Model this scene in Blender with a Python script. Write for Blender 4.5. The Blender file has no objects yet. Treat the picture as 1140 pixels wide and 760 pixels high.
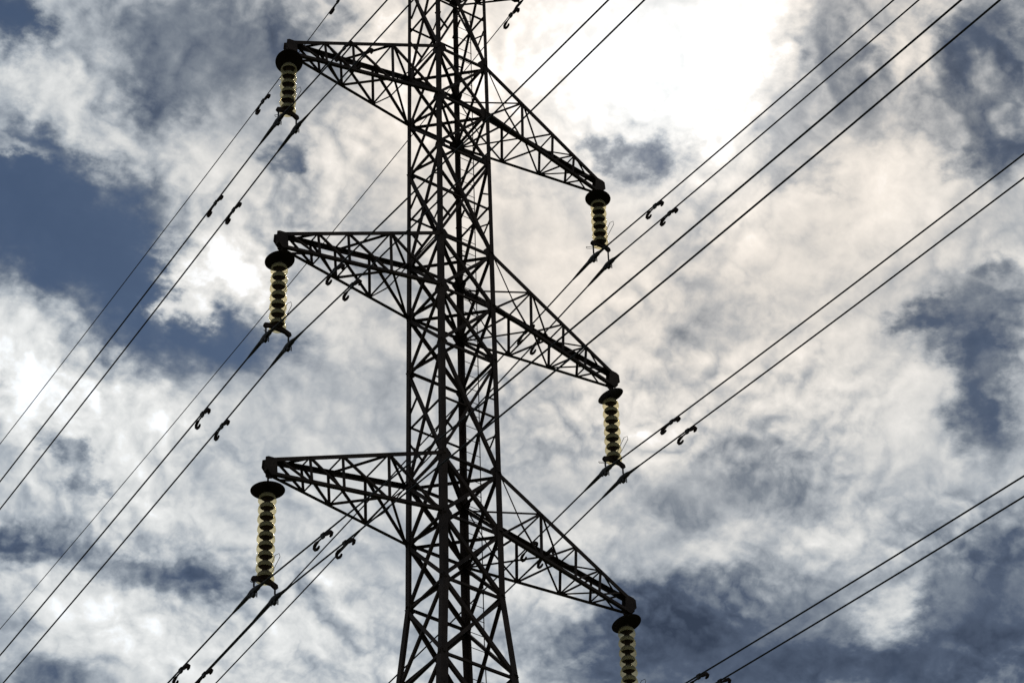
import bpy, math, random
from mathutils import Vector, Matrix

R = math.radians
scene = bpy.context.scene
COL = scene.collection

# ------------------------------------------------------------------ camera
cam_data = bpy.data.cameras.new('camera')
cam_data.sensor_width = 36.0
cam_data.lens = 116.38
cam_data.clip_start = 0.1
cam_data.clip_end = 6000.0
camera = bpy.data.objects.new('camera', cam_data)
COL.objects.link(camera)
camera.matrix_world = Matrix((
    (0.83370025, -0.35093251, -0.42636869, -33.7885),
    (-0.55174417, -0.56131319, -0.61685159, -51.5263),
    (-0.02285309, 0.74951576, -0.66159191, 1.6),
    (0, 0, 0, 1)))
# camera looks along -local z; the three columns above are right, up and back
right = Vector((0.83370025, -0.55174417, -0.02285309))
up = Vector((-0.35093251, -0.56131319, 0.74951576))
back = right.cross(up)
camera.matrix_world = Matrix((
    (right.x, up.x, back.x, -33.7885),
    (right.y, up.y, back.y, -51.5263),
    (right.z, up.z, back.z, 1.6),
    (0, 0, 0, 1)))
scene.camera = camera

# ------------------------------------------------------------------ view
scene.view_settings.view_transform = 'Standard'
scene.view_settings.look = 'None'
scene.view_settings.exposure = 0.0
scene.view_settings.gamma = 1.0
scene.view_settings.use_curve_mapping = False

# ------------------------------------------------------------------ sun behind thin cloud
SUN = Vector((0.43274, 0.54330, 0.71942)).normalized()
sun_data = bpy.data.lights.new('sun', 'SUN')
sun_data.energy = 1.5
sun_data.angle = R(10)
sun_data.color = (1.0, 0.93, 0.84)
sun = bpy.data.objects.new('sun', sun_data)
COL.objects.link(sun)
sun.rotation_euler = SUN.to_track_quat('Z', 'Y').to_euler()
sun.location = SUN * 300

# ------------------------------------------------------------------ sky: broken cloud deck over blue
# each row is one bank or gap of the cloud deck, in deck coordinates (metres east, north per
# metre of deck height): centre, half axes, rotation, change of thickness/brightness, clear sky
CLOUDS = [
    (0.4288,0.9666,0.0429,0.0344,3.044,-0.50,0.85), (0.4883,0.9904,0.0478,0.0327,-2.423,-0.42,0.80),
    (0.3993,0.9429,0.0256,0.0216,0.741,-0.30,0.55), (0.3947,0.9175,0.0204,0.0107,-2.885,-0.26,0.40),
    (0.5328,0.9837,0.0357,0.0229,-2.698,-0.30,0.55), (0.5274,0.9350,0.0288,0.0197,1.059,-0.12,0.25),
    (0.3551,0.8702,0.0186,0.0109,1.075,-0.50,0.75), (0.4296,0.8380,0.0604,0.0351,2.703,-0.31,-0.20),
    (0.4309,0.8744,0.0156,0.0133,1.219,-0.22,0.00), (0.4647,0.8218,0.0252,0.0221,1.123,-0.10,0.00),
    (0.4047,0.8806,0.0186,0.0133,2.507,0.16,0.00), (0.3804,0.8898,0.0239,0.0141,-2.860,0.10,0.00),
    (0.4220,0.9129,0.0389,0.0135,3.093,0.14,-0.20), (0.3992,0.9303,0.0116,0.0052,3.116,0.22,-0.40),
    (0.4759,0.9044,0.0270,0.0163,-2.693,0.10,-0.10), (0.4894,0.8819,0.0109,0.0069,1.931,-0.30,0.35),
    (0.5075,0.8750,0.0217,0.0191,1.099,0.12,0.00), (0.5052,0.9557,0.0266,0.0213,1.287,0.62,-1.00),
    (0.4985,0.9841,0.0119,0.0111,1.391,0.50,-0.80), (0.5281,0.9517,0.0205,0.0178,1.132,0.16,-0.30),
    (0.4528,1.0514,0.0526,0.0189,0.909,0.20,-0.25), (0.4901,1.0572,0.0488,0.0286,-2.802,0.30,-0.40),
    (0.5352,1.0499,0.0190,0.0156,3.085,0.16,-0.20), (0.5009,1.0954,0.0137,0.0071,-2.553,-0.34,0.20),
    (0.5233,1.1108,0.0112,0.0072,-2.143,-0.26,0.20), (0.5191,1.1667,0.0236,0.0124,2.838,-0.36,0.25),
    (0.5413,1.1490,0.0188,0.0126,-2.910,-0.14,0.10), (0.5714,1.1549,0.0244,0.0124,2.979,-0.26,0.15),
    (0.6052,1.1439,0.0219,0.0163,-3.132,-0.34,0.25), (0.5749,1.2601,0.0339,0.0167,2.568,-0.26,0.20),
    (0.5393,1.2252,0.0147,0.0110,1.200,-0.15,0.10), (0.5842,1.2061,0.0487,0.0282,-2.978,0.20,0.00),
    (0.5664,1.1014,0.0345,0.0261,-2.639,0.16,0.00), (0.6492,1.1193,0.0135,0.0069,2.924,-0.16,0.10),
    (0.5867,1.0270,0.0321,0.0291,1.131,0.04,0.00), (0.5986,0.9750,0.0186,0.0164,1.030,-0.10,0.05),
    (0.5624,0.9546,0.0239,0.0201,1.062,0.10,0.00), (0.5662,0.9807,0.0244,0.0163,1.047,0.02,0.00),
    (0.5609,0.9140,0.0231,0.0198,1.032,-0.04,0.10), (0.6389,1.0564,0.0270,0.0256,1.075,0.02,0.00),
    (0.6600,1.1768,0.0584,0.0336,2.578,0.12,0.00), (0.5325,0.8754,0.0275,0.0231,1.040,0.06,0.00),
    (0.4928,0.8041,0.0302,0.0221,1.027,0.12,0.00), (0.5327,0.7909,0.0714,0.0446,0.986,0.16,-0.10),
    (0.6212,0.8762,0.0521,0.0474,0.832,0.12,0.00), (0.5866,0.7479,0.0597,0.0529,2.766,0.28,-0.20),
    (0.6212,0.7230,0.0380,0.0204,0.905,0.30,-0.10), (0.6329,0.7707,0.0375,0.0259,-2.671,0.15,0.00),
    (0.6511,0.7011,0.0407,0.0155,0.791,-0.24,-0.05), (0.6546,0.7414,0.0235,0.0099,0.708,-0.20,0.00),
    (0.6207,0.7904,0.0153,0.0102,2.450,-0.52,0.42), (0.6008,0.7992,0.0065,0.0061,0.639,-0.34,0.10),
    (0.6847,0.7667,0.0157,0.0075,2.744,-0.22,0.05), (0.6893,0.7320,0.0174,0.0116,-2.988,-0.12,0.00),
    (0.6762,0.6792,0.0202,0.0120,1.615,0.20,-0.10), (0.7129,0.6861,0.0304,0.0223,0.755,-0.30,0.20),
    (0.6980,0.6535,0.0204,0.0162,0.637,-0.34,0.25), (0.7358,0.6932,0.0123,0.0108,0.241,0.16,0.00),
    (0.7462,0.7086,0.0198,0.0157,0.636,-0.40,0.25), (0.7175,0.7492,0.0372,0.0256,3.035,0.14,0.00),
    (0.7083,0.7945,0.0436,0.0337,2.715,0.14,0.00), (0.7492,0.7455,0.0173,0.0150,0.427,0.05,0.00),
    (0.8129,0.8046,0.0278,0.0219,0.658,-0.38,0.30), (0.7837,0.8102,0.0142,0.0072,2.619,-0.28,0.20),
    (0.8464,0.8420,0.0354,0.0148,0.775,-0.40,0.30), (0.7999,0.7638,0.0201,0.0127,2.670,0.06,0.00),
    (0.7969,0.7726,0.0101,0.0069,2.700,-0.25,0.15), (0.6988,0.8481,0.0354,0.0160,0.922,0.02,0.00),
    (0.7873,0.8642,0.0432,0.0390,-3.039,0.16,0.00), (0.7213,0.9354,0.0451,0.0320,-2.757,0.16,0.00),
    (0.6788,0.9620,0.0384,0.0250,0.957,0.04,0.00), (0.7683,0.9289,0.0257,0.0226,2.863,-0.12,0.05),
    (0.8194,0.9440,0.0205,0.0154,0.801,-0.24,0.08), (0.7896,0.9507,0.0177,0.0163,-3.080,-0.14,0.00),
    (0.7664,0.9770,0.0275,0.0254,0.524,-0.08,0.00), (0.7726,0.9932,0.0275,0.0130,0.935,-0.05,0.00),
    (0.8528,0.9555,0.0370,0.0230,-2.902,0.12,0.00), (0.8050,0.9935,0.0253,0.0169,1.597,0.14,0.00),
    (0.8494,0.9907,0.0361,0.0184,1.645,0.12,0.00), (0.8378,1.0537,0.0701,0.0415,1.795,-0.57,0.04),
    (0.8983,1.0515,0.0424,0.0223,2.078,-0.46,0.04), (0.7922,1.0475,0.0362,0.0244,0.913,-0.24,0.03),
    (0.9096,0.9959,0.0292,0.0124,1.076,0.34,-0.25), (0.9460,0.9732,0.0664,0.0512,1.126,-0.42,0.10),
    (0.9234,0.9113,0.0285,0.0214,0.683,-0.20,0.12), (0.8725,0.9107,0.0224,0.0196,3.097,-0.06,0.00),
    (0.9435,1.0279,0.0280,0.0227,2.818,-0.20,0.12), (0.7968,1.1055,0.0304,0.0272,0.793,-0.14,0.05),
    (0.7668,1.0933,0.0222,0.0179,0.913,-0.04,0.00), (0.7968,1.1055,0.0106,0.0082,0.908,0.16,0.00),
    (0.7306,1.0316,0.0347,0.0261,0.932,0.08,0.00)]


world = bpy.data.worlds.new('World')
scene.world = world
world.use_nodes = True
wt = world.node_tree
wt.nodes.clear()


def wn(kind, **inputs):
    n = wt.nodes.new(kind)
    for k, v in inputs.items():
        if k.startswith('p_'):
            setattr(n, k[2:], v)
    for k, v in inputs.items():
        if k.startswith('p_'):
            continue
        key = int(k[1:]) if k[0] == 'i' and k[1:].isdigit() else k
        sock = n.inputs[key]
        if hasattr(v, 'bl_idname') and hasattr(v, 'is_linked'):
            wt.links.new(v, sock)
        else:
            sock.default_value = v
    return n


def wmath(op, a, b=0.0, c=0.0, clamp=False):
    return wn('ShaderNodeMath', p_operation=op, p_use_clamp=clamp, i0=a, i1=b, i2=c).outputs[0]


def wvec(op, a, b=(0, 0, 0)):
    return wn('ShaderNodeVectorMath', p_operation=op, i0=a, i1=b)


tc = wn('ShaderNodeTexCoord')
sep = wn('ShaderNodeSeparateXYZ', i0=tc.outputs['Generated'])
# softened so that the deck closes in towards the horizon instead of running to infinity
zc = wmath('SQRT', wmath('MULTIPLY_ADD', sep.outputs[2], sep.outputs[2], 0.02))
zc = wmath('MULTIPLY', wmath('ADD', zc, sep.outputs[2]), 0.5)
dx = wmath('DIVIDE', sep.outputs[0], zc)
dy = wmath('DIVIDE', sep.outputs[1], zc)
deck = wn('ShaderNodeCombineXYZ', i0=dx, i1=dy, i2=0.0).outputs[0]


def noise(vec, scale, detail, rough, lac=2.0, dist=0.0, z=0.0):
    v = wvec('ADD', vec, (0, 0, z)).outputs[0]
    n = wn('ShaderNodeTexNoise', Vector=v, Scale=scale, Detail=detail, Roughness=rough,
           Lacunarity=lac, Distortion=dist)
    return n


# the wind tears the edges of the banks: warp the deck by noise before laying them out
w1 = noise(deck, 22.0, 4.0, 0.55, z=3.1).outputs['Color']
w2 = noise(deck, 75.0, 5.0, 0.62, z=7.7).outputs['Color']
w1 = wvec('SUBTRACT', w1, (0.5, 0.5, 0.5)).outputs[0]
w2 = wvec('SUBTRACT', w2, (0.5, 0.5, 0.5)).outputs[0]
w1 = wn('ShaderNodeVectorMath', p_operation='SCALE', i0=w1, Scale=0.050).outputs[0]
w2 = wn('ShaderNodeVectorMath', p_operation='SCALE', i0=w2, Scale=0.030).outputs[0]
warped = wvec('ADD', wvec('ADD', deck, w1).outputs[0], w2).outputs[0]
warped = wvec('MULTIPLY', warped, (1, 1, 0)).outputs[0]

tone = None
clear = None
for (cx, cy, ax, ay, rot, wb, wc) in CLOUDS:
    m = wn('ShaderNodeMapping', p_vector_type='TEXTURE', Vector=warped, Location=(cx, cy, 0),
           Rotation=(0, 0, rot), Scale=(ax * 1.75, ay * 1.75, 1))
    g = wn('ShaderNodeTexGradient', p_gradient_type='SPHERICAL', Vector=m.outputs[0]).outputs['Fac']
    s = wn('ShaderNodeMapRange', p_interpolation_type='SMOOTHSTEP', i0=g)
    f = s.outputs[0]
    tone = wmath('MULTIPLY_ADD', f, wb, tone if tone is not None else 0.0)
    if wc:
        clear = wmath('MULTIPLY_ADD', f, wc, clear if clear is not None else 0.0)

# billows and wisps inside the banks; the flank of a billow that faces the sun is brighter
direction = tc.outputs['Generated']
to_sun = wn('ShaderNodeVectorMath', p_operation='NORMALIZE', i0=wvec('SUBTRACT', tuple(SUN), direction).outputs[0]).outputs[0]


def billow(vec):
    a = noise(vec, 16.0, 9.0, 0.60, z=1.3).outputs['Fac']
    b = noise(vec, 34.0, 6.0, 0.48, z=5.9).outputs['Fac']
    b = wmath('ABSOLUTE', wmath('MULTIPLY_ADD', b, 2.0, -1.0))       # puffy lobes with sharp creases
    return wmath('SUBTRACT', a, 0.5), wmath('SUBTRACT', b, 0.19)


drift = wvec('ADD', wn('ShaderNodeVectorMath', p_operation='SCALE', i0=direction, Scale=1.75).outputs[0], wn('ShaderNodeVectorMath', p_operation='SCALE', i0=w1, Scale=0.35).outputs[0]).outputs[0]
n1, n2 = billow(drift)
step = wn('ShaderNodeVectorMath', p_operation='SCALE', i0=to_sun, Scale=0.0055).outputs[0]
m1, m2 = billow(wvec('ADD', drift, step).outputs[0])
thick = wmath('MULTIPLY_ADD', n2, 0.8, n1)
thick_s = wmath('MULTIPLY_ADD', m2, 0.8, m1)
flank = wmath('SUBTRACT', thick, thick_s)
# far from the banks laid out above the deck breaks up by itself
n0 = wmath('SUBTRACT', noise(deck, 3.2, 5.0, 0.55, z=9.4).outputs['Fac'], 0.5)
near = wvec('DISTANCE', deck, (0.6373, 0.9220, 0)).outputs['Value']
away = wn('ShaderNodeMapRange', p_interpolation_type='SMOOTHSTEP', i0=near, i1=0.26, i2=0.55).outputs[0]
n0 = wmath('MULTIPLY', n0, wmath('MULTIPLY', away, 1.5))
base = wmath('SUBTRACT', 0.805, wmath('MULTIPLY', away, 0.27))
tone = wmath('ADD', tone, base)
tone = wmath('ADD', tone, n0)
calm = wmath('SUBTRACT', 1.0, wmath('MULTIPLY', clear, 0.45), clamp=True)
rough = noise(deck, 9.0, 2.0, 0.5, z=12.2).outputs['Fac']      # some banks are smooth, some broken
rough = wn('ShaderNodeMapRange', p_interpolation_type='SMOOTHSTEP', i0=rough, i1=0.38, i2=0.66, i3=0.42, i4=1.15).outputs[0]
tex = wmath('MULTIPLY', calm, rough)
tone = wmath('MULTIPLY_ADD', wmath('MULTIPLY', n1, calm), 0.56, tone)
tone = wmath('MULTIPLY_ADD', wmath('MULTIPLY', n2, tex), 0.26, tone)
tone = wmath('MULTIPLY_ADD', wmath('MULTIPLY', flank, tex), 0.60, tone)
clear = wmath('MULTIPLY_ADD', n1, -0.55, clear)
clear = wmath('MULTIPLY_ADD', n2, -0.35, clear)
clear = wmath('MULTIPLY_ADD', n0, -0.5, clear)

ramp = wn('ShaderNodeValToRGB', Fac=wmath('MULTIPLY', tone, 0.8))
cr = ramp.color_ramp


def lin(*c):
    return tuple(((v / 255) / 12.92 if v / 255 <= 0.04045 else ((v / 255 + 0.055) / 1.055) ** 2.4) for v in c) + (1.0,)


STOPS = [(0.16, (56, 66, 84)), (0.32, (84, 95, 114)), (0.45, (128, 136, 147)),
         (0.58, (176, 181, 187)), (0.70, (216, 216, 215)), (0.82, (240, 238, 235)), (0.98, (272, 274, 278))]
cr.elements[0].position, cr.elements[0].color = STOPS[0][0], lin(*STOPS[0][1])
cr.elements[1].position, cr.elements[1].color = STOPS[-1][0], lin(*STOPS[-1][1])
for p, c in STOPS[1:-1]:
    e = cr.elements.new(p)
    e.color = lin(*c)

# sunlight scattered forward through the cloud around the sun
cosun = wvec('DOT_PRODUCT', tc.outputs['Generated'], tuple(SUN)).outputs['Value']
cosun = wmath('MAXIMUM', cosun, 0.0)
halo = wmath('POWER', cosun, 900.0)
wide = wmath('POWER', cosun, 150.0)
tint = wn('ShaderNodeMix', p_data_type='RGBA', p_blend_type='MIX', i0=wmath('MULTIPLY', wide, wmath('SUBTRACT', 1.0, halo)), i6=(0.96, 1.0, 1.03, 1), i7=(1.15, 1.01, 0.87, 1)).outputs[2]
cloud_col = wvec('MULTIPLY', ramp.outputs['Color'], tint).outputs[0]
glow = wn('ShaderNodeVectorMath', p_operation='SCALE', i0=(1.0, 0.98, 0.97), Scale=wmath('MULTIPLY', halo, 0.16)).outputs[0]
cloud_col = wvec('ADD', cloud_col, glow).outputs[0]

sky = wn('ShaderNodeTexSky', p_sky_type='NISHITA', p_sun_disc=False,
         p_sun_elevation=math.asin(SUN.z), p_sun_rotation=math.atan2(SUN.x, SUN.y),
         p_air_density=1.0, p_dust_density=0.3, p_ozone_density=3.0)
blue = wvec('MULTIPLY', sky.outputs[0], (0.38, 0.50, 0.61)).outputs[0]
bg_sky = wn('ShaderNodeBackground', Color=blue, Strength=0.05)
bg_cloud = wn('ShaderNodeBackground', Color=cloud_col, Strength=1.0)
fac = wn('ShaderNodeMapRange', p_interpolation_type='SMOOTHSTEP', i0=clear, i1=0.15, i2=0.80, i4=0.86).outputs[0]
# towards the horizon everything fades into pale haze
low = wn('ShaderNodeMapRange', p_interpolation_type='SMOOTHSTEP', i0=sep.outputs[2], i1=0.02, i2=0.30, i3=0.85, i4=0.0).outputs[0]
cloud_col = wn('ShaderNodeMix', p_data_type='RGBA', i0=low, i6=cloud_col, i7=(0.46, 0.50, 0.55, 1)).outputs[2]
fac = wmath('MULTIPLY', fac, wmath('SUBTRACT', 1.0, low))
bg_cloud.inputs[0].default_value = (0.5, 0.5, 0.5, 1)
wt.links.new(cloud_col, bg_cloud.inputs[0])
mix = wn('ShaderNodeMixShader', i0=fac, i1=bg_cloud.outputs[0], i2=bg_sky.outputs[0])
wn('ShaderNodeOutputWorld', Surface=mix.outputs[0])
world.cycles.sampling_method = 'MANUAL'
world.cycles.sample_map_resolution = 512


# ------------------------------------------------------------------ materials
def new_mat(name):
    m = bpy.data.materials.new(name)
    m.use_nodes = True
    nt = m.node_tree
    return m, nt, nt.nodes['Principled BSDF']


def speckled(name, dark, light, scale, rough, metal=0.0, bump=0.0):
    m, nt, b = new_mat(name)
    tco = nt.nodes.new('ShaderNodeTexCoord')
    n = nt.nodes.new('ShaderNodeTexNoise')
    n.inputs['Scale'].default_value = scale
    n.inputs['Detail'].default_value = 7
    n.inputs['Roughness'].default_value = 0.65
    nt.links.new(tco.outputs['Object'], n.inputs['Vector'])
    r = nt.nodes.new('ShaderNodeValToRGB')
    r.color_ramp.elements[0].position = 0.32
    r.color_ramp.elements[1].position = 0.70
    r.color_ramp.elements[0].color = (*dark, 1)
    r.color_ramp.elements[1].color = (*light, 1)
    nt.links.new(n.outputs['Fac'], r.inputs['Fac'])
    nt.links.new(r.outputs['Color'], b.inputs['Base Color'])
    b.inputs['Roughness'].default_value = rough
    b.inputs['Metallic'].default_value = metal
    b.inputs['Specular IOR Level'].default_value = 0.25
    if bump:
        bp = nt.nodes.new('ShaderNodeBump')
        bp.inputs['Strength'].default_value = bump
        nt.links.new(n.outputs['Fac'], bp.inputs['Height'])
        nt.links.new(bp.outputs['Normal'], b.inputs['Normal'])
    return m


STEEL = speckled('weathered_steel', (0.018, 0.011, 0.008), (0.056, 0.036, 0.025), 2.2, 0.85, 0.0, 0.15)
GALV = speckled('dull_galvanised_steel', (0.020, 0.018, 0.017), (0.055, 0.050, 0.045), 5.0, 0.6, 0.3)
WIRE = speckled('weathered_aluminium_strand', (0.022, 0.022, 0.023), (0.045, 0.045, 0.046), 8.0, 0.6, 0.3)
IRON = speckled('rusty_cap_iron', (0.014, 0.008, 0.006), (0.035, 0.019, 0.012), 9.0, 0.85)
GROUND = speckled('meadow_grass', (0.030, 0.045, 0.016), (0.075, 0.085, 0.035), 0.35, 0.95)
CONCRETE = speckled('footing_concrete', (0.22, 0.21, 0.19), (0.36, 0.34, 0.31), 3.0, 0.9, 0.0, 0.2)

GLASS, gt, gb = new_mat('toughened_glass')
gb.inputs['Base Color'].default_value = (0.80, 0.74, 0.45, 1)
gb.inputs['Roughness'].default_value = 0.12
trl = gt.nodes.new('ShaderNodeBsdfTranslucent')
trl.inputs['Color'].default_value = (0.82, 0.74, 0.50, 1)
trp = gt.nodes.new('ShaderNodeBsdfTransparent')
trp.inputs['Color'].default_value = (0.99, 0.93, 0.74, 1)
m1 = gt.nodes.new('ShaderNodeMixShader')
m1.inputs[0].default_value = 0.85
gt.links.new(trl.outputs[0], m1.inputs[1])
gt.links.new(trp.outputs[0], m1.inputs[2])
m2 = gt.nodes.new('ShaderNodeMixShader')
m2.inputs[0].default_value = 0.12
gt.links.new(m1.outputs[0], m2.inputs[1])
gt.links.new(gb.outputs[0], m2.inputs[2])
gt.links.new(m2.outputs[0], gt.nodes['Material Output'].inputs['Surface'])


# ------------------------------------------------------------------ mesh collector
class MB:
    def __init__(self):
        self.v, self.f, self.smooth = [], [], []

    def add(self, verts, faces, smooth=False):
        o = len(self.v)
        self.v += [tuple(p) for p in verts]
        self.f += [tuple(i + o for i in f) for f in faces]
        self.smooth += [smooth] * len(faces)

    def loft(self, rings, caps=True, smooth=False):
        n = len(rings[0])
        verts = [p for r in rings for p in r]
        faces = []
        for k in range(len(rings) - 1):
            for i in range(n):
                j = (i + 1) % n
                faces.append((k * n + i, k * n + j, (k + 1) * n + j, (k + 1) * n + i))
        self.add(verts, faces, smooth)
        if caps:
            self.add(rings[0], [tuple(range(n - 1, -1, -1))])
            self.add(rings[-1], [tuple(range(n))])

    def angle(self, p0, p1, d1, d2, w, t, w2=None):
        """rolled steel angle from p0 to p1, flanges towards d1 and d2"""
        p0, p1 = Vector(p0), Vector(p1)
        ax = (p1 - p0).normalized()
        a = Vector(d1)
        a = (a - ax * a.dot(ax)).normalized()
        b = Vector(d2)
        b = (b - ax * b.dot(ax) - a * b.dot(a)).normalized()
        w2 = w2 or w
        prof = [(0, 0), (w, 0), (w, t), (t, t), (t, w2), (0, w2)]
        self.loft([[p + a * x + b * y for x, y in prof] for p in (p0, p1)])

    def tube(self, pts, rad, sides=8, smooth=True):
        pts = [Vector(p) for p in pts]
        rads = rad if isinstance(rad, (list, tuple)) else [rad] * len(pts)
        t0 = (pts[1] - pts[0]).normalized()
        ref = Vector((0, 0, 1)) if abs(t0.z) < 0.9 else Vector((1, 0, 0))
        a = t0.cross(ref).normalized()
        rings = []
        for i, p in enumerate(pts):
            t = (pts[min(i + 1, len(pts) - 1)] - pts[max(i - 1, 0)]).normalized()
            a = (a - t * a.dot(t)).normalized()
            b = t.cross(a)
            rings.append([p + (a * math.cos(2 * math.pi * k / sides) + b * math.sin(2 * math.pi * k / sides)) * rads[i]
                          for k in range(sides)])
        self.loft(rings, True, smooth)

    def lathe(self, prof, sides=24, mat=None, smooth=True):
        """profile of (radius, z) turned about z; mat places it"""
        mat = mat or Matrix.Identity(4)
        rings = [[mat @ Vector((r * math.cos(2 * math.pi * k / sides), r * math.sin(2 * math.pi * k / sides), z))
                  for k in range(sides)] for r, z in prof]
        self.loft(rings, True, smooth)

    def box(self, c, sx, sy, sz, mat=None):
        mat = mat or Matrix.Identity(4)
        c = Vector(c)
        v = [mat @ (c + Vector((x * sx / 2, y * sy / 2, z * sz / 2))) for z in (-1, 1) for y in (-1, 1) for x in (-1, 1)]
        self.add(v, [(0, 2, 3, 1), (4, 5, 7, 6), (0, 1, 5, 4), (2, 6, 7, 3), (0, 4, 6, 2), (1, 3, 7, 5)])

    def plate(self, poly, nrm, t):
        """flat plate: polygon extruded by t along nrm"""
        n = Vector(nrm).normalized() * (t / 2)
        self.loft([[Vector(p) - n for p in poly], [Vector(p) + n for p in poly]])

    def build(self, name, mat, parent=None):
        me = bpy.data.meshes.new(name)
        me.from_pydata(self.v, [], self.f)
        me.polygons.foreach_set('use_smooth', self.smooth)
        me.materials.append(mat)
        me.update()
        import bmesh
        bm = bmesh.new()
        bm.from_mesh(me)
        bmesh.ops.recalc_face_normals(bm, faces=bm.faces)
        bm.to_mesh(me)
        bm.free()
        o = bpy.data.objects.new(name, me)
        COL.objects.link(o)
        o.parent = parent
        return o


def empty(name, parent=None, loc=(0, 0, 0)):
    o = bpy.data.objects.new(name, None)
    o.empty_display_size = 0.2
    COL.objects.link(o)
    o.parent = parent
    o.location = loc
    return o


def tag(o, label=None, cat=None, group=None, kind=None):
    for k, v in (('label', label), ('category', cat), ('group', group), ('kind', kind)):
        if v:
            o[k] = v
    return o


# ------------------------------------------------------------------ ground
g = MB()
rad = [0, 20, 50, 100, 200, 400, 900, 2200, 5200]
rings = []
for r in rad[1:]:
    rings.append([(r * math.cos(a * math.pi / 24), r * math.sin(a * math.pi / 24), -0.02) for a in range(48)])
g.loft([[Vector(p) for p in r] for r in rings], caps=False)
g.add(rings[0], [tuple(range(48))])
tag(g.build('ground', GROUND), kind='structure')

# ------------------------------------------------------------------ lattice tower
rnd = random.Random(5)
ZO = 1.6
H = [63.978 + ZO, 57.1445 + ZO, 49.98 + ZO]          # top ring of each pair of arms
Q = 1.80
ARM = [4.907, 5.010, 5.117]                            # arm reach from the tower's centre line
DROP = 1.546                                           # arm tip below its top ring
HB, HA = 0.789, 0.75                                   # half widths across and along the line
KNEE = 46.29 + ZO


def width(z):
    if z >= KNEE:
        return 1 + 0.0048 * (H[0] - z)
    return 1 + 0.0048 * (H[0] - KNEE) + 0.100 * (KNEE - z)


CORN = {'A': (-1, 1), 'B': (-1, -1), 'C': (1, 1), 'D': (1, -1)}   # signs of x, y


def corner(c, z):
    s = width(z)
    return Vector((CORN[c][0] * HB * s, CORN[c][1] * HA * s, z))


tower = tag(empty('lattice_tower'), 'tall dark steel lattice pylon with three pairs of cross arms', 'pylon')

PEAK = H[0] + 3.72
TOP = PEAK + 1.5
levels = [TOP, PEAK, H[0]]
for k in range(3):
    levels += [H[k] - Q, H[k] - 2 * Q]
    if k < 2:
        levels.append(H[k + 1])
low = [KNEE - 2.3, KNEE - 4.9, KNEE - 8.0, KNEE - 11.8, KNEE - 16.5, KNEE - 22.5, KNEE - 30, KNEE - 38.5]
levels[-1] = KNEE
levels += low
FOOT = 0.35


def leg_w(z):
    return 0.092 if z > H[0] - 0.5 else 0.108 if z > H[1] else 0.135 if z > H[2] else 0.16 if z > KNEE - 3 else 0.2


for c in 'ABCD':
    mb = MB()
    zs = levels + [FOOT]
    sx, sy = CORN[c]
    for z1, z0 in zip(zs[:-1], zs[1:]):
        mb.angle(corner(c, z0), corner(c, z1), (-sx, 0, 0), (0, -sy, 0), leg_w((z0 + z1) / 2), 0.018)
    leg = mb.build('leg', STEEL, tower)
    for z in levels[1:12]:
        p = corner(c, z)
        big = any(abs(z - h) < 0.01 or abs(z - h + Q) < 0.01 for h in H)
        w, hh = (0.27, 0.36) if big else (0.2, 0.26)
        for d, n in (((-sx, 0, 0), (0, -sy, 0)), ((0, -sy, 0), (-sx, 0, 0))):
            d, n = Vector(d), Vector(n)
            q = p + n * (0.030 + 0.003 * abs(d.x)) + d * 0.02
            gp = MB()
            gp.plate([q + Vector((0, 0, -hh / 2)), q + d * w * 0.6 + Vector((0, 0, -hh / 2)), q + d * w + Vector((0, 0, -hh * .12)),
                      q + d * w + Vector((0, 0, hh * .12)), q + d * w * 0.6 + Vector((0, 0, hh / 2)), q + Vector((0, 0, hh / 2))], n, 0.010)
            gp.build('gusset_plate', STEEL, leg)
    ft = MB()
    ft.lathe([(0.55, -0.4), (0.55, 0.25), (0.42, 0.42)], 4, Matrix.Translation(corner(c, 0) * 1.0) @ Matrix.Rotation(R(45), 4, 'Z'), smooth=False)
    ft.build('footing', CONCRETE, leg)

FACES = [('A', 'B', (1, 0, 0)), ('C', 'D', (-1, 0, 0)), ('A', 'C', (0, -1, 0)), ('B', 'D', (0, 1, 0))]


def brace(name, p0, p1, inward, w, parent, off=0.0, t=0.010):
    inward = Vector(inward)
    p0, p1 = Vector(p0) + inward * off, Vector(p1) + inward * off
    ax = (p1 - p0).normalized()
    side = ax.cross(inward)
    mb = MB()
    mb.angle(p0 - side * w / 2, p1 - side * w / 2, side, inward, w, t, w * 0.8)
    return mb.build(name, STEEL, parent)


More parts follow.
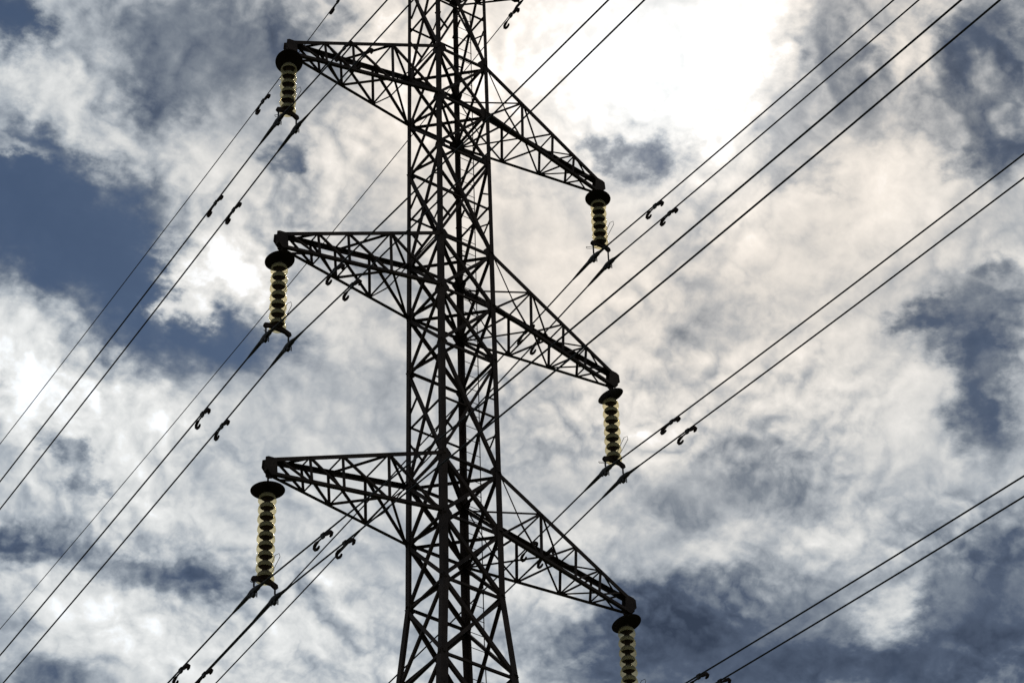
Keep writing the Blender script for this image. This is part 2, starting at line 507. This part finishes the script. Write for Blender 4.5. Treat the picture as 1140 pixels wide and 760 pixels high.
for k in range(len(levels) - 1):
    z1, z0 = levels[k], levels[k + 1]
    tall = z1 - z0
    for (a, b, inw) in FACES:
        pn = empty('lattice_panel', tower)
        A1, B1, A0, B0 = corner(a, z1), corner(b, z1), corner(a, z0), corner(b, z0)
        e = rnd.uniform(0, 0.004)
        main = 0.074 if z0 > H[1] else 0.088 if z0 > H[2] - Q else 0.10
        brace('horizontal_brace', A1, B1, inw, 0.068, pn, 0.050 + e)
        if tall < 2.0 and k in (0,):
            brace('diagonal_brace', A0, B1, inw, 0.06, pn, 0.02 + e)
            brace('diagonal_brace', A1, B0, inw, 0.06, pn, 0.036 + e)
            continue
        brace('diagonal_brace', A1, B0, inw, main, pn, 0.021 + e)
        brace('diagonal_brace', A0, B1, inw, main * 0.86, pn, 0.036 + e)
        if z0 < KNEE - 12:
            continue
        inv = Vector(inw)
        wt1, wb1 = (A1 - B1).length, (A0 - B0).length
        fx = wt1 / (wt1 + wb1)
        zx = z1 - tall * fx
        X = (corner(a, zx) + corner(b, zx)) / 2
        thin = 0.036 if tall < 2.5 else 0.042

        def sec(p, q, o):
            p, q = Vector(p) + inv * o, Vector(q) + inv * o
            ax = (q - p).normalized()
            s = ax.cross(inv)
            sb = MB()
            sb.angle(p - s * thin / 2, q - s * thin / 2, s, inv, thin, 0.008)
            sb.build('secondary_brace', STEEL, pn)
        if tall > 2.5:
            sec(corner(a, zx), X, 0.066 + e)
            sec(X, corner(b, zx), 0.066 + e)
            for f in ((0.25, 0.75) if inw[0] else (0.75,)):
                zq = z1 - tall * f
                dl = A1.lerp(B0, f) if f < .5 else A0.lerp(B1, 1 - f)
                dr = B1.lerp(A0, f) if f < .5 else B0.lerp(A1, 1 - f)
                zz = z1 - tall * (0.36 if f < .5 else 0.64)
                sec(corner(a, zz), dl, 0.080 + e)
                sec(corner(b, zz), dr, 0.080 + e)

# level diaphragms where the arms join
for h in H:
    for z in (h, h - Q):
        for a, b in (('A', 'D'), ('B', 'C')):
            dp = MB()
            p, q = corner(a, z), corner(b, z)
            o = Vector((0, 0, -0.06 if a == 'A' else -0.075))
            s = (q - p).normalized().cross(Vector((0, 0, 1)))
            dp.angle(p + o - s * .03, q + o - s * .03, s, (0, 0, -1), 0.06, 0.008)
            dp.build('diaphragm_brace', STEEL, tower)


def cross_arm(side, h, reach, z_up, z_low, tip_z, name, chord_w, bays, tip_h):
    """tapering lattice bracket: four chords from the body to a plated tip"""
    arm = empty(name, tower)
    tipx = side * reach
    cn = ('A', 'B') if side < 0 else ('C', 'D')
    up = {}
    lo = {}
    for c in cn:
        sy = CORN[c][1]
        up[c] = (corner(c, z_up), Vector((tipx - side * 0.06, sy * 0.07, tip_z)))
        lo[c] = (corner(c, z_low), Vector((tipx - side * 0.16, sy * 0.07, tip_z - tip_h)))
        for (p, q), w, d2 in ((up[c], chord_w, -1), (lo[c], chord_w * 0.78, 1)):
            mb = MB()
            mb.angle(p, q, (0, -sy, 0), (0, 0, d2), w, 0.014)
            mb.build('chord', STEEL, arm)

    def at(pr, f):
        return pr[0].lerp(pr[1], f)

    def member(p, q, nrm, w, off):
        mb = MB()
        n = Vector(nrm)
        p, q = p + n * off, q + n * off
        s = (q - p).normalized().cross(n)
        mb.angle(p - s * w / 2, q - s * w / 2, s, n, w, 0.008)
        mb.build('lattice_brace', STEEL, arm)
    for c in cn:
        sy = CORN[c][1]
        inn = (0, -sy, 0)
        for i, f in enumerate(bays):
            w = 0.058 - 0.012 * f
            if i:
                member(at(up[c], f), at(lo[c], f), inn, w, 0.016)
            f2 = bays[i + 1] if i + 1 < len(bays) else 0.95
            # zigzag: falls towards the body on even bays
            member(at(up[c], f2), at(lo[c], f), inn, w, 0.028)
            if i == 0:
                mid = (f + f2) / 2
                x = at(up[c], f2).lerp(at(lo[c], f), 0.5)
                member(x, at(lo[c], f2), inn, 0.034, 0.042)
                member(x, at(up[c], f), inn, 0.034, 0.042)
    for nm, pr, dz in (('top_lattice', up, -1), ('bottom_lattice', lo, 1)):
        a, b = cn
        for i, f in enumerate(bays):
            w = 0.052 - 0.012 * f
            f2 = bays[i + 1] if i + 1 < len(bays) else 0.93
            if i:
                member(at(pr[a], f), at(pr[b], f), (0, 0, dz), w, 0.018)
            if (i % 2 == 0):
                member(at(pr[a], f), at(pr[b], f2), (0, 0, dz), w, 0.030)
            if (i % 2 == 1):
                member(at(pr[b], f), at(pr[a], f2), (0, 0, dz), w, 0.044)
    tp = MB()
    z = tip_z
    for y in (-0.078, 0.078):
        k = tip_h / .45
        prof = [(-.22, .045 * (z_up - tip_z) / 1.546), (.0, .015), (.07, -.03), (.085, -.26 * k),
                (-.08, -tip_h - .03), (-.18, -tip_h - .02), (-.25, -tip_h + .06)]
        tp.plate([(tipx + side * a, y, z + b) for a, b in prof], (0, 1, 0), 0.014)
    tp.box((tipx - side * 0.02, 0, z - tip_h / 2 - .02), 0.1, 0.14, tip_h * 0.6)
    tp.build('tip_plate', STEEL, arm)
    return arm


BAYS = [0.0, 0.31, 0.58, 0.77]
for k in range(3):
    for side in (-1, 1):
        cross_arm(side, H[k], ARM[k], H[k], H[k] - Q, H[k] - DROP, 'cross_arm', 0.105, BAYS, 0.45)
EW = 2.4
for side, zt in ((-1, 68.05 + ZO + 0.12), (1, 68.05 + ZO + 0.12)):
    cross_arm(side, PEAK, EW, TOP, PEAK, zt + 0.22, 'peak_arm', 0.075, [0.0, 0.36, 0.68], 0.2)
# closing cap of the tower head
cap = MB()
pk = Vector((0, 0, TOP + 1.1))
for c in 'ABCD':
    sx, sy = CORN[c]
    cap.angle(corner(c, TOP), pk + Vector((sx * .05, sy * .05, 0)), (-sx, 0, 0), (0, -sy, 0), 0.07, 0.010)
cap.box(pk + Vector((0, 0, .02)), .22, .22, .05)
cap.build('peak', STEEL, tower)

# climbing ladder standing off the far leg
lad = empty('ladder', tower)
zl = [z for z in levels if z > 0] + [1.0]
for xo in (0.10, 0.52):
    mb = MB()
    mb.tube([corner('C', z) + Vector((xo, 0.06, 0)) for z in zl[1:]], 0.013, 5)
    mb.build('rail', STEEL, lad)
below = MB()
z = 1.4
while z < PEAK:
    p = corner('C', z) + Vector((0, 0.06, 0))
    if z < KNEE - 6:                       # out of the picture, below its lower edge
        below.tube([p + Vector((0.06, 0, 0)), p + Vector((0.54, 0, 0))], 0.009, 5)
    else:
        mb = MB()
        mb.tube([p + Vector((0.06, 0, 0)), p + Vector((0.54, 0, 0))], 0.010, 5)
        mb.build('rung', STEEL, lad)
    z += 0.42
tag(below.build('lower_rungs', STEEL, lad), kind='stuff')

# ------------------------------------------------------------------ glass insulator strings
PH = {  # tier, side, conductor drop, yoke drop, dish drop, half spacing, line angle/slope ahead and behind, dish normal
    'top_west': (0, -1, 2.99, 2.56, 0.72, .26, (-.010, .087, .001, .093), (0.162, 0.343, 0.925), .355),
    'mid_west': (1, -1, 3.49, 3.08, 0.87, .31, (.021, .067, .049, -.022), (-0.127, 0.083, 0.988), .37),
    'low_west': (2, -1, 3.89, 3.50, 0.89, .27, (.012, .123, .003, .032), (-0.081, -0.064, 0.995), .40),
    'top_east': (0, 1, 2.92, 2.36, 0.64, .24, (-.018, .154, -.036, .112), (0.055, 0.009, 0.998), .345),
    'mid_east': (1, 1, 3.34, 2.92, 0.76, .27, (.005, .139, .002, .03), (-0.409, 0.059, 0.911), .35),
    'low_east': (2, 1, 3.72, 3.16, 0.76, .26, (-.006, .182, 0.0, .19), (-0.224, 0.149, 0.963), .375),
}
SAG = 0.0007
INSET = {'top_west': .05, 'mid_west': .06, 'low_west': .05, 'top_east': .13, 'mid_east': .19, 'low_east': .20}
TIER = ['top', 'middle', 'lowest']
SIDE = {-1: 'away from the sun', 1: 'towards the sun'}
DISHWORD = {'top_west': 'round dark dish facing down', 'mid_west': 'dark oval dish', 'low_west': 'the widest flat dark dish',
            'top_east': 'rounded brown dish', 'mid_east': 'thin steeply tilted dish', 'low_east': 'tilted black dish'}

SPACE = 0.285


def make_disc():
    """one cap and pin disc: glass shell with a metal cap and pin, origin under the cap"""
    gl = MB()
    gl.lathe([(0.150, 0.008), (0.184, -0.025), (0.204, -0.070), (0.214, -0.125), (0.218, -0.165), (0.213, -0.180), (0.205, -0.165),
              (0.199, -0.120), (0.186, -0.072), (0.168, -0.042), (0.150, -0.020)], 28)
    d = gl.build('disc', GLASS)
    cp = MB()
    cp.lathe([(0.050, 0.170), (0.066, 0.160), (0.074, 0.100), (0.092, 0.060), (0.126, 0.032), (0.158, 0.004), (0.172, -0.030), (0.160, -0.040),
              (0.085, -0.052), (0.070, -0.075), (0.062, -0.150), (0.064, -0.200), (0.040, -0.205)], 20)
    c = cp.build('metal_cap', IRON, d)
    return d, c


proto_disc, proto_cap = make_disc()
first = True
conductors = {}
for key, (k, side, dc, dyk, dd, hs, ln, dn, dr) in PH.items():
    x0, zt = side * (ARM[k] - INSET[key]), H[k] - DROP
    st = empty('insulator_string', None, (x0, 0, zt - 0.45))
    tag(st, 'glass insulator string under %s arm %s, %s' % (TIER[k], SIDE[side], DISHWORD[key]),
        'insulator', 'glass insulator strings hanging from the arm tips')
    T = lambda z: z + 0.45                     # tip-relative height to string-relative
    # hanger: shackle and link
    hg = MB()
    hg.tube([(0.0, 0.0, .05), (0.05, 0, -.02), (0.055, 0, -.08), (0, 0, -.13), (-0.055, 0, -.08), (-0.05, 0, -.02), (0, 0, .05)], 0.016, 6)
    hg.tube([(0, 0, -.10), (0, 0, T(-dd) + .02)], 0.024, 8)
    hg.build('hanger', IRON, st)
    dm = Matrix.Translation((0, 0, T(-dd))) @ Vector(dn).to_track_quat('Z', 'Y').to_matrix().to_4x4()
    ds = MB()
    ds.lathe([(0.03, 0.05), (0.10, 0.048), (dr * .55, 0.030), (dr * .9, -0.005), (dr, -0.032), (dr - .012, -0.040),
              (dr * .85, -0.022), (dr * .5, 0.006), (0.10, 0.015)], 36, dm)
    ds.build('shield_dish', IRON, st)
    span = dyk - dd
    n = max(5, round((span - 0.12) / SPACE))
    step = (span - 0.10) / n
    sc = step / SPACE
    for i in range(n):
        z = T(-dd) - 0.06 - step * (i + 0.5)
        if first:
            d = proto_disc
            first = False
        else:
            d = proto_disc.copy()
            COL.objects.link(d)
            c = proto_cap.copy()
            COL.objects.link(c)
            c.parent = d
        d.parent = st
        d.location = (0, 0, z)
        d.scale = (0.98, 0.98, sc * 0.92)
        d.rotation_euler = (R(rnd.uniform(-1.5, 1.5)), R(rnd.uniform(-1.5, 1.5)), rnd.uniform(0, 6.28))
    # yoke plate spreads the load to the two conductors
    yk = MB()
    zy = T(-dyk)
    yk.plate([(-hs - .05, 0, zy - .01), (-.08, 0, zy + .09), (.08, 0, zy + .09), (hs + .05, 0, zy - .01), (hs + .07, 0, zy - .09),
              (hs + .01, 0, zy - .14), (hs - .10, 0, zy - .07), (-hs + .10, 0, zy - .07), (-hs - .01, 0, zy - .14), (-hs - .07, 0, zy - .09)], (0, 1, 0), 0.07)
    yk.tube([(0, 0, zy + .18), (0, 0, zy + .02)], 0.035, 8)
    yk.build('yoke_plate', IRON, st)
    mf, sf, mb_, sb_ = ln
    zc = T(-dc)

    def line_pt(xc, s, z_=zc):
        m, sl = (mf, sf) if s < 0 else (mb_, sb_)
        d = abs(s)
        return Vector((xc + m * d, s, z_ - sl * d + SAG * d * d))
    for q in (-1, 1):
        cl = MB()
        xc = q * hs
        cl.tube([(xc, 0, zy - .05), (xc, 0, zc + .12)], 0.022, 6)
        # boat of the clamp, keeper and armour rods tapering along the conductor
        cl.loft([[line_pt(xc, y) + Vector((w * math.cos(a), 0, hh * math.sin(a) + dz)) for a in [j * math.pi / 4 for j in range(8)]]
                 for y, w, hh, dz in ((-.30, .03, .035, .01), (-.2, .05, .065, .0), (-.05, .06, .085, .0), (.08, .06, .095, .0), (.2, .05, .075, .0), (.32, .03, .035, .01))])
        cl.box(Vector((xc, 0, zc - .10)), .07, .10, .12)
        cl.tube([(xc - .05, .06, zc - .06), (xc - .05, .06, zc - .19)], 0.014, 5)
        cl.tube([(xc + .05, -.06, zc - .06), (xc + .05, -.06, zc - .19)], 0.014, 5)
        ys = [-.7, -.5, -.25, 0, .25, .5, .75, .95]
        cl.tube([line_pt(xc, y) for y in ys], [.0215, .030, .040, .046, .050, .044, .034, .0215], 8)
        cl.build('suspension_clamp', GALV, st)
    # hairpin arcing horns on both sides of the yoke
    for s in (-1, 1):
        hn = MB()
        tipy, tz = s * 0.62, 0.36
        hn.tube([(-.035, s * .05, zy + .02), (-.05, tipy * .5, zy + tz * .42), (-.06, tipy * .9, zy + tz * .92), (0, tipy, zy + tz),
                 (.06, tipy * .9, zy + tz * .92), (.05, tipy * .5, zy + tz * .42), (.035, s * .05, zy + .02)], 0.0075, 5)
        hn.build('arcing_horn', GALV, st)
    conductors[key] = (x0, zt - dc, hs, ln, k, side)


# ------------------------------------------------------------------ conductors, earth wires and their dampers
def wire_point(xc, zc, ln, s):
    mf, sf, mb_, sb_ = ln
    m, sl = (mf, sf) if s < 0 else (mb_, sb_)
    d = abs(s)
    return Vector((xc + m * d, s, zc - sl * d + SAG * d * d))


def wire(name, xc, zc, ln, rad, front=150, rear=170):
    ys = sorted(set([-front + i * 5.0 for i in range(int(front / 5) - 1)] + [-10 + i * 1.0 for i in range(21)] + [15 + i * 5.0 for i in range(int(rear / 5) - 2)]))
    mb = MB()
    o = Vector((xc, 0, zc))
    mb.tube([wire_point(xc, zc, ln, y) - o for y in ys], rad, 7)
    w = mb.build(name, WIRE)
    w.location = o
    return w


def make_damper():
    """stockbridge damper: clamp on the wire, messenger strand, two hooked weights; lies along local y"""
    root = empty('vibration_damper')
    cl = MB()
    cl.box((0, 0, -.030), .05, .10, .12)
    cl.tube([(0, -.06, .005), (0, .06, .005)], .034, 8)
    cl.build('clamp', GALV, root)
    ms = MB()
    ms.tube([(0, -.26, -.075), (0, -.14, -.066), (0, 0, -.062), (0, .16, -.070), (0, .30, -.085)], .021, 6)
    ms.build('messenger_strand', GALV, root)
    # one weight is the longer hook, the other the heavier and shorter one
    for path, rr in (([(0, -.20, -.075), (0, -.29, -.085), (0, -.355, -.115), (0, -.375, -.170), (0, -.340, -.215), (0, -.270, -.235), (0, -.200, -.225), (0, -.165, -.195)],
                      [.026, .038, .040, .038, .036, .034, .030, .022]),
                     ([(0, .12, -.066), (0, .22, -.070), (0, .315, -.085), (0, .355, -.125), (0, .335, -.170), (0, .28, -.185)],
                      [.030, .044, .048, .044, .036, .024])):
        wb = MB()
        wb.tube([(x, -y, z) for x, y, z in path], rr, 8)
        wb.build('weight', IRON, root)
    return root


damper = make_damper()
used = [False]


def place_damper(xc, zc, ln, s, label):
    if not used[0]:
        d = damper
        used[0] = True
    else:
        d = damper.copy()
        COL.objects.link(d)
        for ch in damper.children:
            c = ch.copy()
            COL.objects.link(c)
            c.parent = d
    p = wire_point(xc, zc, ln, s)
    t = (wire_point(xc, zc, ln, s + .1) - wire_point(xc, zc, ln, s - .1)).normalized()
    roll = R(rnd.uniform(-14, 14))
    d.location = p
    d.rotation_euler = (Matrix.Rotation(math.atan2(-t.x, t.y), 4, 'Z') @ Matrix.Rotation(math.asin(t.z), 4, 'X') @ Matrix.Rotation(roll, 4, 'Y')).to_euler()
    tag(d, label, 'damper', 'vibration dampers clamped to the wires')


DAMP = {  # distance of the dampers from the clamp: ahead inner/outer, behind
    'top_west': ((3.27, 3.33), (3.17, 3.15)), 'mid_west': ((3.06, 2.79), (3.35, 3.48)), 'low_west': ((2.92, 2.94), (3.31, 3.19)),
    'top_east': ((2.82, 2.80), (3.09, 3.22)), 'mid_east': ((2.78, 2.68), (3.51, 3.52)), 'low_east': ((3.01, 3.12), None)}
for key, (x0, zc, hs, ln, k, side) in conductors.items():
    for i, q in enumerate((-1, 1)):
        xc = x0 + q * hs
        pos = 'outer' if q == side else 'inner'
        w = wire('conductor_wire', xc, zc, ln, 0.0205)
        tag(w, '%s conductor of the twin pair under the %s arm %s' % (pos, TIER[k], SIDE[side]), 'power line',
            'twin conductors of the overhead line')
        for j, s in ((0, -1), (1, 1)):
            if DAMP[key][j] is None:
                continue
            where = 'rising overhead' if s < 0 else 'beyond the pylon'
            place_damper(xc, zc, ln, s * DAMP[key][j][i], 'damper on %s wire of %s arm %s, stretch %s' % (pos, TIER[k], SIDE[side], where))

EARTH = [(-EW, 67.20 + ZO, (0.0, .10, 0.0, .10), (1.75, 5.82), 'thin single wire from the peak passing the top insulator away from the sun', -1),
         (EW, 68.05 + ZO, (0.0, .10, 0.0, .08), (0.42,), 'thin single wire crossing behind the pylon to middle arm away from the sun', 1)]
for xc, zc, ln, dds, lab, side in EARTH:
    tag(wire('earth_wire', xc, zc, ln, 0.0135), lab, 'power line', 'earth wires from the tower peak')
    # short link from the peak arm tip down to the wire
    hk = empty('earth_wire_clamp', None, (xc, 0, zc))
    lk = MB()
    lk.tube([(0, 0, 68.05 + ZO + .16 - zc), (0, 0, .02)], .02, 6)
    lk.build('link', GALV, hk)
    bt = MB()
    bt.loft([[wire_point(xc, zc, ln, y) - Vector((xc, 0, zc)) + Vector((w * math.cos(a), 0, hh * math.sin(a))) for a in [j * math.pi / 4 for j in range(8)]]
             for y, w, hh in ((-.22, .02, .02), (-.1, .035, .05), (.1, .035, .05), (.22, .02, .02))])
    bt.build('clamp_body', GALV, hk)
    tag(hk, 'small clamp holding thin earth wire under the peak arm %s' % SIDE[side], 'clamp')
    for n, dd in enumerate(dds):
        if side < 0:
            lb = ('damper on the earth wire at the top edge, away from the sun' if n == 0 else
                  'lone damper on the earth wire beside top insulator away from the sun')
        else:
            lb = 'damper on the earth wire just under the peak arm towards the sun'
        place_damper(xc, zc, ln, dd, lb)
